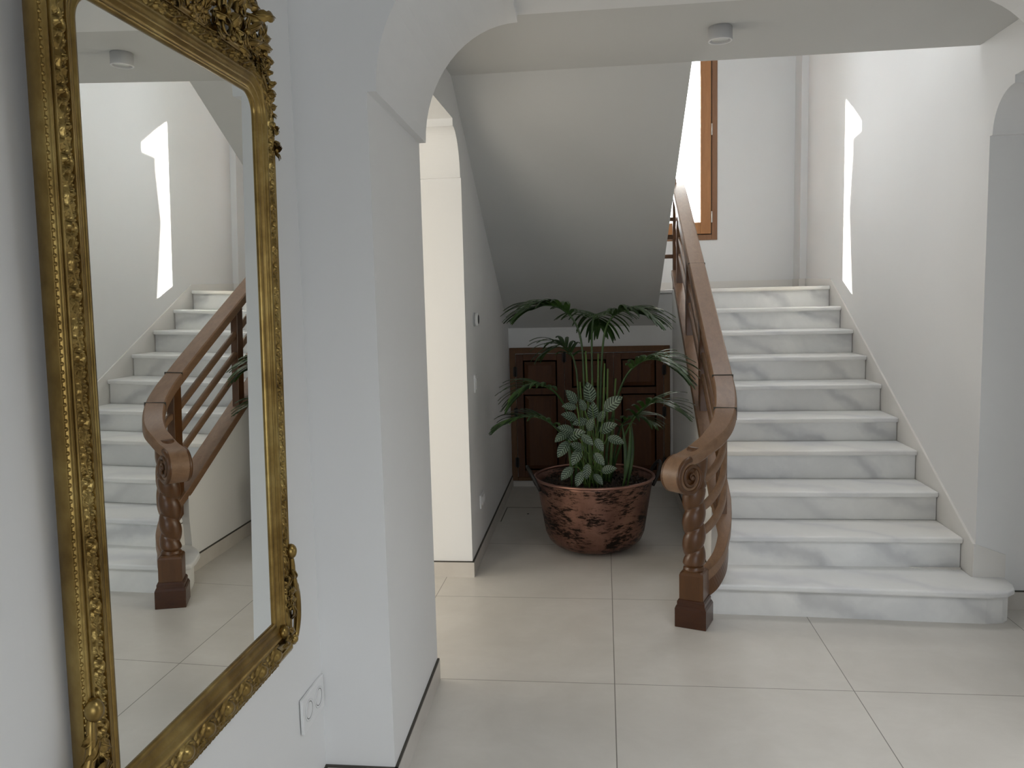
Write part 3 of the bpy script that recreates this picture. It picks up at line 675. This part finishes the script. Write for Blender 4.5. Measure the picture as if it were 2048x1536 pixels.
cal = empty('calathea', (PC.x, PC.y-.12, .43), 'small foliage plant with silver striped oval leaves at the front of the pot', 'plant')
def px(u, v):  # leaf centres measured over the pot, metres from the pot centre plane
    X = 1090+u/5.91; Yp = 700+v/5.91
    return (X-1190)/318-.075, .46+(958-Yp)/318
LV = [(550,410,250,100),(340,460,200,125),(315,570,165,172),(585,640,220,85),(820,530,260,38),(310,700,190,160),(440,770,185,190),(760,830,225,25),(850,960,190,-18),(270,830,190,160),
      (220,920,190,215),(380,900,240,20),(520,940,170,-40),(660,1000,160,-60),(230,1080,210,235),(400,1050,180,150),(390,1170,210,240),(655,1170,170,-50),(765,1320,180,15),(270,1370,190,225),
      (420,1400,170,250),(510,1340,170,-95),(640,1440,150,-50),(560,780,170,70),(690,700,160,60),(470,560,150,110)]
rg = random.Random(11)
for k, (u, v, ln, an) in enumerate(LV):
    X, Z = px(u, v); L = ln/5.91/318*1.12; a = math.radians(an); dep = -.16-.10*rg.random()-.05*(1 if v > 900 else 0)
    c = Vector((X, Y+dep, Z)); d = Vector((math.cos(a), -.35, math.sin(a))).normalized(); nrm = Vector((rg.uniform(-.25, .25), -.85, .5)); nrm = (nrm-d*nrm.dot(d)).normalized(); sd = d.cross(nrm)
    b = MB(); S, T = 12, 6; V = []; UV = []
    for s in range(S+1):
        q = s/S; wd_ = L*.27*(math.sin(PI*q**.85)**.75)+.0004
        for t in range(-T//2, T//2+1):
            tt = t/(T/2); V.append(c+d*(q-.5)*L+sd*wd_*tt+nrm*(-.10*L*(2*q-1)**2+.06*L*abs(tt)+.006*L*math.sin(q*30)*abs(tt))); UV.append((tt, q))
    n_ = T+1; b.add(V, [(i*n_+j, i*n_+j+1, (i+1)*n_+j+1, (i+1)*n_+j) for i in range(S) for j in range(T)], True); b.uv = UV
    lf = b.build('leaf', M_cal, cal, recalc=False)
    b = MB(); root = Vector((PC.x+rg.uniform(-.06, .06), Y-.13+rg.uniform(-.04, .04), .43)); tipb = c-d*L*.5
    mid = root.lerp(tipb, .55)+Vector((0, 0, .05)); b.tube(catmull([root, mid, tipb], 5), .0028, 5); b.build('stalk', M_stalk, lf)

# ---------------------------------------------------------------- mirror
MY0, MY1, MZ0, MZ1 = 1.366, 2.097, .743, 2.190
TILT = math.radians(1.06)
mir = empty('wall_mirror', (-.940, (MY0+MY1)/2, MZ0), 'tall mirror in a carved antique gold frame hanging on the left wall', 'mirror')
# local frame: h = out of the wall, y, zz along the tilted glass
Hn = Vector((math.cos(TILT), 0, -math.sin(TILT))); Zn = Vector((math.sin(TILT), 0, math.cos(TILT))); O = Vector((-.940, 0, MZ0))
def mp_(y, zz, h): return O + Hn*h + Zn*(zz-MZ0) + Vector((0, y, 0))
# inner edge path (clockwise), with outward mitre vectors
rc = .052
path = []
def addp(y, z, oy, oz): path.append((y, z, oy, oz))
def lineseg(y0, z0, y1, z1, oy, oz, step=.004):
    L = math.hypot(y1-y0, z1-z0); n = int(L/step)
    for i in range(n+1): t = i/n; addp(y0+(y1-y0)*t, z0+(z1-z0)*t, oy, oz)
N_ST = .0035
addp(MY0, MZ0, -1, -1)
lineseg(MY0, MZ0+.008, MY0, MZ1-rc, -1, 0, N_ST)
for i in range(1, 22): a = PI-PI/2*i/22; addp(MY0+rc+rc*math.cos(a), MZ1-rc+rc*math.sin(a), math.cos(a), math.sin(a))
lineseg(MY0+rc, MZ1, MY1-rc, MZ1, 0, 1, N_ST)
for i in range(1, 22): a = PI/2-PI/2*i/22; addp(MY1-rc+rc*math.cos(a), MZ1-rc+rc*math.sin(a), math.cos(a), math.sin(a))
lineseg(MY1, MZ1-rc, MY1, MZ0+.008, 1, 0, N_ST)
addp(MY1, MZ0, 1, -1)
lineseg(MY1-.008, MZ0, MY0+.008, MZ0, 0, -1, N_ST)
# near the sharp corners push the outward vectors so offsets do not cross
def fan(p):
    y, z, oy, oz = p
    return p
glassP = [mp_(y+oy*-.004, z+oz*-.004, .0) for (y, z, oy, oz) in path]
b = MB(); b.prism([(p[0]-.0*p[2], p[1]) for p in path[::3]], lambda u, v, t: mp_(u, v, t), -.006, 0.0); b.build('mirror_glass', M_mirror, mir)
prof = [(.000, -.004), (.000, .004), (.003, .007), (.007, .007), (.009, .004), (.012, .003), (.018, .005), (.023, .010), (.026, .0115), (.029, .0105), (.031, .012), (.036, .014), (.040, .016), (.042, .019), (.045, .019), (.0465, .014),
        (.079, .013), (.0805, .018), (.083, .018), (.0845,.013),(.086,.013),(.089,.0165),(.094,.0175),(.098,.0155),(.100,.012),(.101,.010),(.103,.0105),(.105,.0095),(.1055,.004),(.088,-.028),(0,-.028)]
def ringpath(pr):
    R = []
    m = len(path)
    for (y, z, oy, oz) in path:
        row = []
        for w_, h in pr:
            yy, zz = y+oy*w_, z+oz*w_*(1.18 if oz < -.5 else 1)
            row.append(mp_(yy, zz, h))
        R.append(row)
    return R
# mitred corners: drop straight points that would fall beyond the mitre when offset (only 8 mm rows, harmless)
b = MB(); b.rings(ringpath(prof), closed=True, cap=False, smooth=True, loop=True)
fr = b.build('frame', M_gold, mir)
fr.modifiers.new('es', 'EDGE_SPLIT').split_angle = .9
# carved band: a relief height field running round the frame
S = [0.0]
for a, c in zip(path, path[1:]+path[:1]): S.append(S[-1]+math.hypot((c[0]-a[0])+.06*(c[2]-a[2]), (c[1]-a[1])+.06*(c[3]-a[3])))
S = np.array(S[:-1])
def relief(s, q, per=.112):
    """s along (m), q across 0..1 ; returns 0..1 height"""
    W = .034; v = (q-.5)*W; H = np.zeros(np.broadcast(s, v).shape)
    ss = s+0*v; vv = v+0*s
    ph = (ss % per)
    def ridge(dist, r): return np.clip(1-(dist/r)**2, 0, 1)**.5
    vine = .0075*np.sin(2*PI*ss/per); H = np.maximum(H, .62*ridge(np.abs(vv-vine), .0034))
    for c0, sg in ((.28, 1), (.78, -1)):
        cx = (c0*per); dx = ((ph-cx+per/2) % per)-per/2; dy = vv-sg*(-.0035)
        r = np.hypot(dx, dy); th = np.arctan2(dy*sg, dx)
        sp = r-(.0135*((th+PI)/(2*PI))+.002); H = np.maximum(H, .95*ridge(np.abs(sp), .0022)*(r < .0165))
        H = np.maximum(H, 1.0*ridge(r, .0036))
        for kx, ky, rx, ry, an in ((.019, .008, .011, .004, .6), (-.018, -.008, .010, .0038, .5), (.022, -.007, .009, .0034, -.7), (-.026, .010, .008, .0034, -.5)):
            ex = dx-kx; ey = vv-sg*ky; ca, sa = math.cos(an*sg), math.sin(an*sg); X = (ex*ca+ey*sa)/rx; Yv = (-ex*sa+ey*ca)/ry
            H = np.maximum(H, .85*np.clip(1-X**2-Yv**2, 0, 1)**.5*(.8+.2*np.cos(X*9)))
    bd = ((ss % .0085)-.00425); H = np.maximum(H, .45*ridge(np.hypot(bd, np.abs(vv)-.0152), .0026))
    return H
def bossy(s, q, per=.098):
    W = .060; v = (q-.5)*W; ph = ((s % per)-per/2)+0*v; vv = v+0*s
    e = np.clip(1-(ph/.021)**2-((vv+.004)/.0165)**2, 0, 1)**.5
    H = relief(s*1.0, np.clip(q, 0, 1), .098)*.55
    lip = np.clip(1-((np.hypot(ph/.029, (vv+.004)/.023)-1)/.16)**2, 0, 1)**.5*.55
    return np.maximum(np.maximum(H, lip), 1.15*e)
qn = 26
Q = np.linspace(0, 1, qn)
def band(idx, w0, w1, base_, amp, fn, per):
    R = []
    for i in idx:
        y, z, oy, oz = path[i]; hs = fn(S[i], Q, per)
        R.append([mp_(y+oy*(w0+(w1-w0)*q), z+oz*(w0+(w1-w0)*q)*(1.18 if oz < -.5 else 1), base_+amp*float(h_)) for q, h_ in zip(Q, hs)])
    return R
nb = [i for i, p in enumerate(path) if not (p[3] == -1 and p[2] == 0)]
bot = [i for i, p in enumerate(path) if p[3] == -1]
# the left, top and right bands
b = MB(); b.rings(band(nb, .0465, .0795, .0125, .0125, relief, .112), closed=False, cap=False)
b.rings(band([i for i in range(len(path)) if path[i][3] == -1 and path[i][2] == 0], .0465, .1035, .0125, .016, bossy, .098), closed=False, cap=False)
# small carved edge beads outside, on the far and near sides
for i in range(0, len(path), 4):
    y, z, oy, oz = path[i]; b.sphere(mp_(y+oy*.101, z+oz*.101*(1.18 if oz < -.5 else 1), .010), .0042, 6)
b.build('carved_band', M_gold, mir, recalc=False)
# leaf maker for the crest
def acanthus(mb, c, d, n, L, Wd, curl=.35, lobes=4):
    d = d.normalized(); n = (n-d*n.dot(d)).normalized(); s = d.cross(n); S_, T_ = 10, 4; V = []
    for i in range(S_+1):
        u = i/S_; lobe = .72+.28*abs(math.cos(u*lobes*PI)); wd_ = Wd*(math.sin(PI*(u*.92+.06))**.8)*lobe*(1 if u < .95 else .3)
        for t in range(-T_//2, T_//2+1):
            tt = t/(T_/2); V.append(c+d*(u*L)+s*wd_*tt+n*(L*curl*math.sin(u*PI*.9)*.5+.25*Wd*(abs(tt)-.5)*math.cos(u*7)-Wd*.35*tt*tt))
    k = T_+1; F_ = [(i*k+j, i*k+j+1, (i+1)*k+j+1, (i+1)*k+j) for i in range(S_) for j in range(T_)]
    mb.add(V, F_, True); mb.add([v_-n*.0025 for v_ in V], [f[::-1] for f in F_], True)
    mb.tube([c+d*(u*L)+n*(L*curl*math.sin(u*PI*.9)*.5+.002) for u in np.linspace(0, .95, 7)], [.0028*(1-u*.7) for u in np.linspace(0, 1, 7)], 5)
def rosette(mb, c, n, r, k=6):
    e = n.orthogonal().normalized(); f = n.cross(e)
    for i in range(k):
        a = 2*PI*i/k; dd = e*math.cos(a)+f*math.sin(a); acanthus(mb, c+dd*r*.12, dd+n*.25, n, r, r*.36, .25, 1)
    mb.sphere(c+n*r*.22, r*.27, 8)
def scrollt(mb, c, a0, turns, r0, r1, th0, th1, h=.012, sgn=1):
    pts = []; n_ = 26
    for i in range(n_):
        t = i/(n_-1); a = a0+sgn*turns*2*PI*t; r = r0*(1-t)+r1*t; pts.append(mp_(c[0]+r*math.cos(a), c[1]+r*math.sin(a), h+.006*t))
    mb.tube(pts, [th0*(1-i/(n_-1))+th1*i/(n_-1) for i in range(n_)], 8)
rg = random.Random(5)
b = MB(); yc = (MY0+MY1)/2
def ztop(y):
    d_ = abs(y-yc)/.42
    return 2.62-.21*min(1, d_)**2.2
n = 0
while n < 190:
    y = yc+rg.uniform(-.42, .42); zb = MZ1+.080; z = rg.uniform(zb, ztop(y)-.02)
    if z < zb: continue
    n += 1
    a = math.atan2(z-zb+.05, (y-yc)*.9)+rg.uniform(-1.0, 1.0); d = Vector((0, math.cos(a), math.sin(a)))+Hn*rg.uniform(-.1, .5)
    acanthus(b, mp_(y, z, rg.uniform(-.006, .014)), d, Hn+Vector((0, rg.uniform(-.5, .5), rg.uniform(-.4, .4))), rg.uniform(.035, .085), rg.uniform(.009, .020), rg.uniform(.15, .6), rg.choice((2, 3, 4)))
for k in range(16):
    y = yc+(-.40+.8*k/15); z = MZ1+.10+rg.uniform(0, .10)*(1-abs(y-yc)/.5)
    rosette(b, mp_(y, z, .016), (Hn+Vector((0, rg.uniform(-.4, .4), rg.uniform(-.3, .3)))).normalized(), rg.uniform(.022, .036), rg.choice((5, 6)))
for k in range(26):
    y = yc+rg.uniform(-.41, .41); z = rg.uniform(MZ1+.085, MZ1+.19); scrollt(b, (y, z), rg.uniform(0, 6), rg.uniform(.8, 1.3), rg.uniform(.018, .034), .004, .0058, .003, .012, rg.choice((-1, 1)))
for k in range(40):
    y = yc+rg.uniform(-.43, .43); b.sphere(mp_(y, MZ1+.078+rg.uniform(0, .04), .016), rg.uniform(.005, .010), 8)
# shoulder leaves running down over the rounded corners, star leaf at each end
for sg in (-1, 1):
    for k in range(34 if sg > 0 else 12):
        t = k/33; a = PI/2-PI/2*min(1, t*1.1)+rg.uniform(-.08, .08); rr = rc+.098+rg.uniform(-.012, .010); y = (MY1-rc)+rr*math.cos(a) if sg > 0 else (MY0+rc)-rr*math.cos(a); z = MZ1-rc+rr*math.sin(a)-.16*max(0, t-.45)
        d = Vector((0, sg*rg.uniform(-.2, .7), rg.uniform(-.9, .8)))
        acanthus(b, mp_(y, z, .010), d+Hn*rg.uniform(.1, .5), Hn+Vector((0, sg*.4, .3)), rg.uniform(.022, .042)*(1-.3*t), .010, .5, 2)
        if k % 4 == 0: b.sphere(mp_(y, z, .018), .0085, 8)
    c = mp_(yc+sg*.408, 2.345, .012)
    for k in range(6):
        a = k*PI/3+.3; acanthus(b, c, Vector((0, math.cos(a), math.sin(a)))+Hn*.25, Hn, .042, .014, .3, 2)
# stems weaving through the openwork so that everything is carried by the frame
for k in range(14):
    y0 = yc-.38+.76*k/13; pts = [mp_(y0+.03*math.sin(i*1.7+k), MZ1+.07+(ztop(y0)-MZ1-.10)*i/5, .008+.006*math.sin(i*2+k)) for i in range(6)]
    b.tube(catmull(pts, 4), .0055, 6)
b.build('crest', M_gold, mir, recalc=False)
# lower corner scrolls
for sg in (1, -1):
    b = MB(); f = lambda y: (MY1 if sg > 0 else MY0)+sg*y
    pts = [mp_(f(y), z, h) for y, z, h in ((.088, .93, .016), (.100, .895, .020), (.104, .855, .020), (.118, .815, .018), (.139, .785, .014), (.149, .745, .012), (.148, .700, .012), (.135, .660, .012), (.112, .642, .014), (.098, .652, .016), (.104, .668, .018))]
    cp_2 = catmull(pts, 6); m = len(cp_2)
    b.tube(cp_2, [.0075+.005*math.sin(PI*min(1, 1.15*i/m))**2 for i in range(m)], 10)
    b.sphere(mp_(f(.092), .925, .022), .018, 12, (1, .9, 1.25)); b.sphere(mp_(f(.103), .655, .018), .013, 10)
    for (y, z, a, L) in ((.118, .83, 2.2, .05), (.112, .80, 2.8, .05), (.105, .77, 3.4, .045), (.128, .79, 1.6, .03), (.095, .72, 2.0, .06), (.090, .68, 2.6, .06), (.06, .70, 3.6, .05), (.075, .685, 3.6, .04), (.05, .67, 3.0, .06), (.085, .86, 3.9, .04), (.112, .865, 2.1, .03)):
        acanthus(b, mp_(f(y), z, .014), Vector((0, sg*math.cos(a), math.sin(a)))+Hn*.25, Hn, L, .013, .5, 3)
    b.sphere(mp_(f(.035), .705, .018), .020, 12, (.7, 1, 1)); rosette(b, mp_(f(.075), .79, .02), Hn, .024, 6)
    b.tube([mp_(f(.10), .765, .012), mp_(f(.125), .765, .012), mp_(f(.142), .775, .012)], .008, 8)
    b.build('corner_scroll', M_gold, mir, recalc=False)
# hanging wire is hidden; the foot of the frame rests against the wall
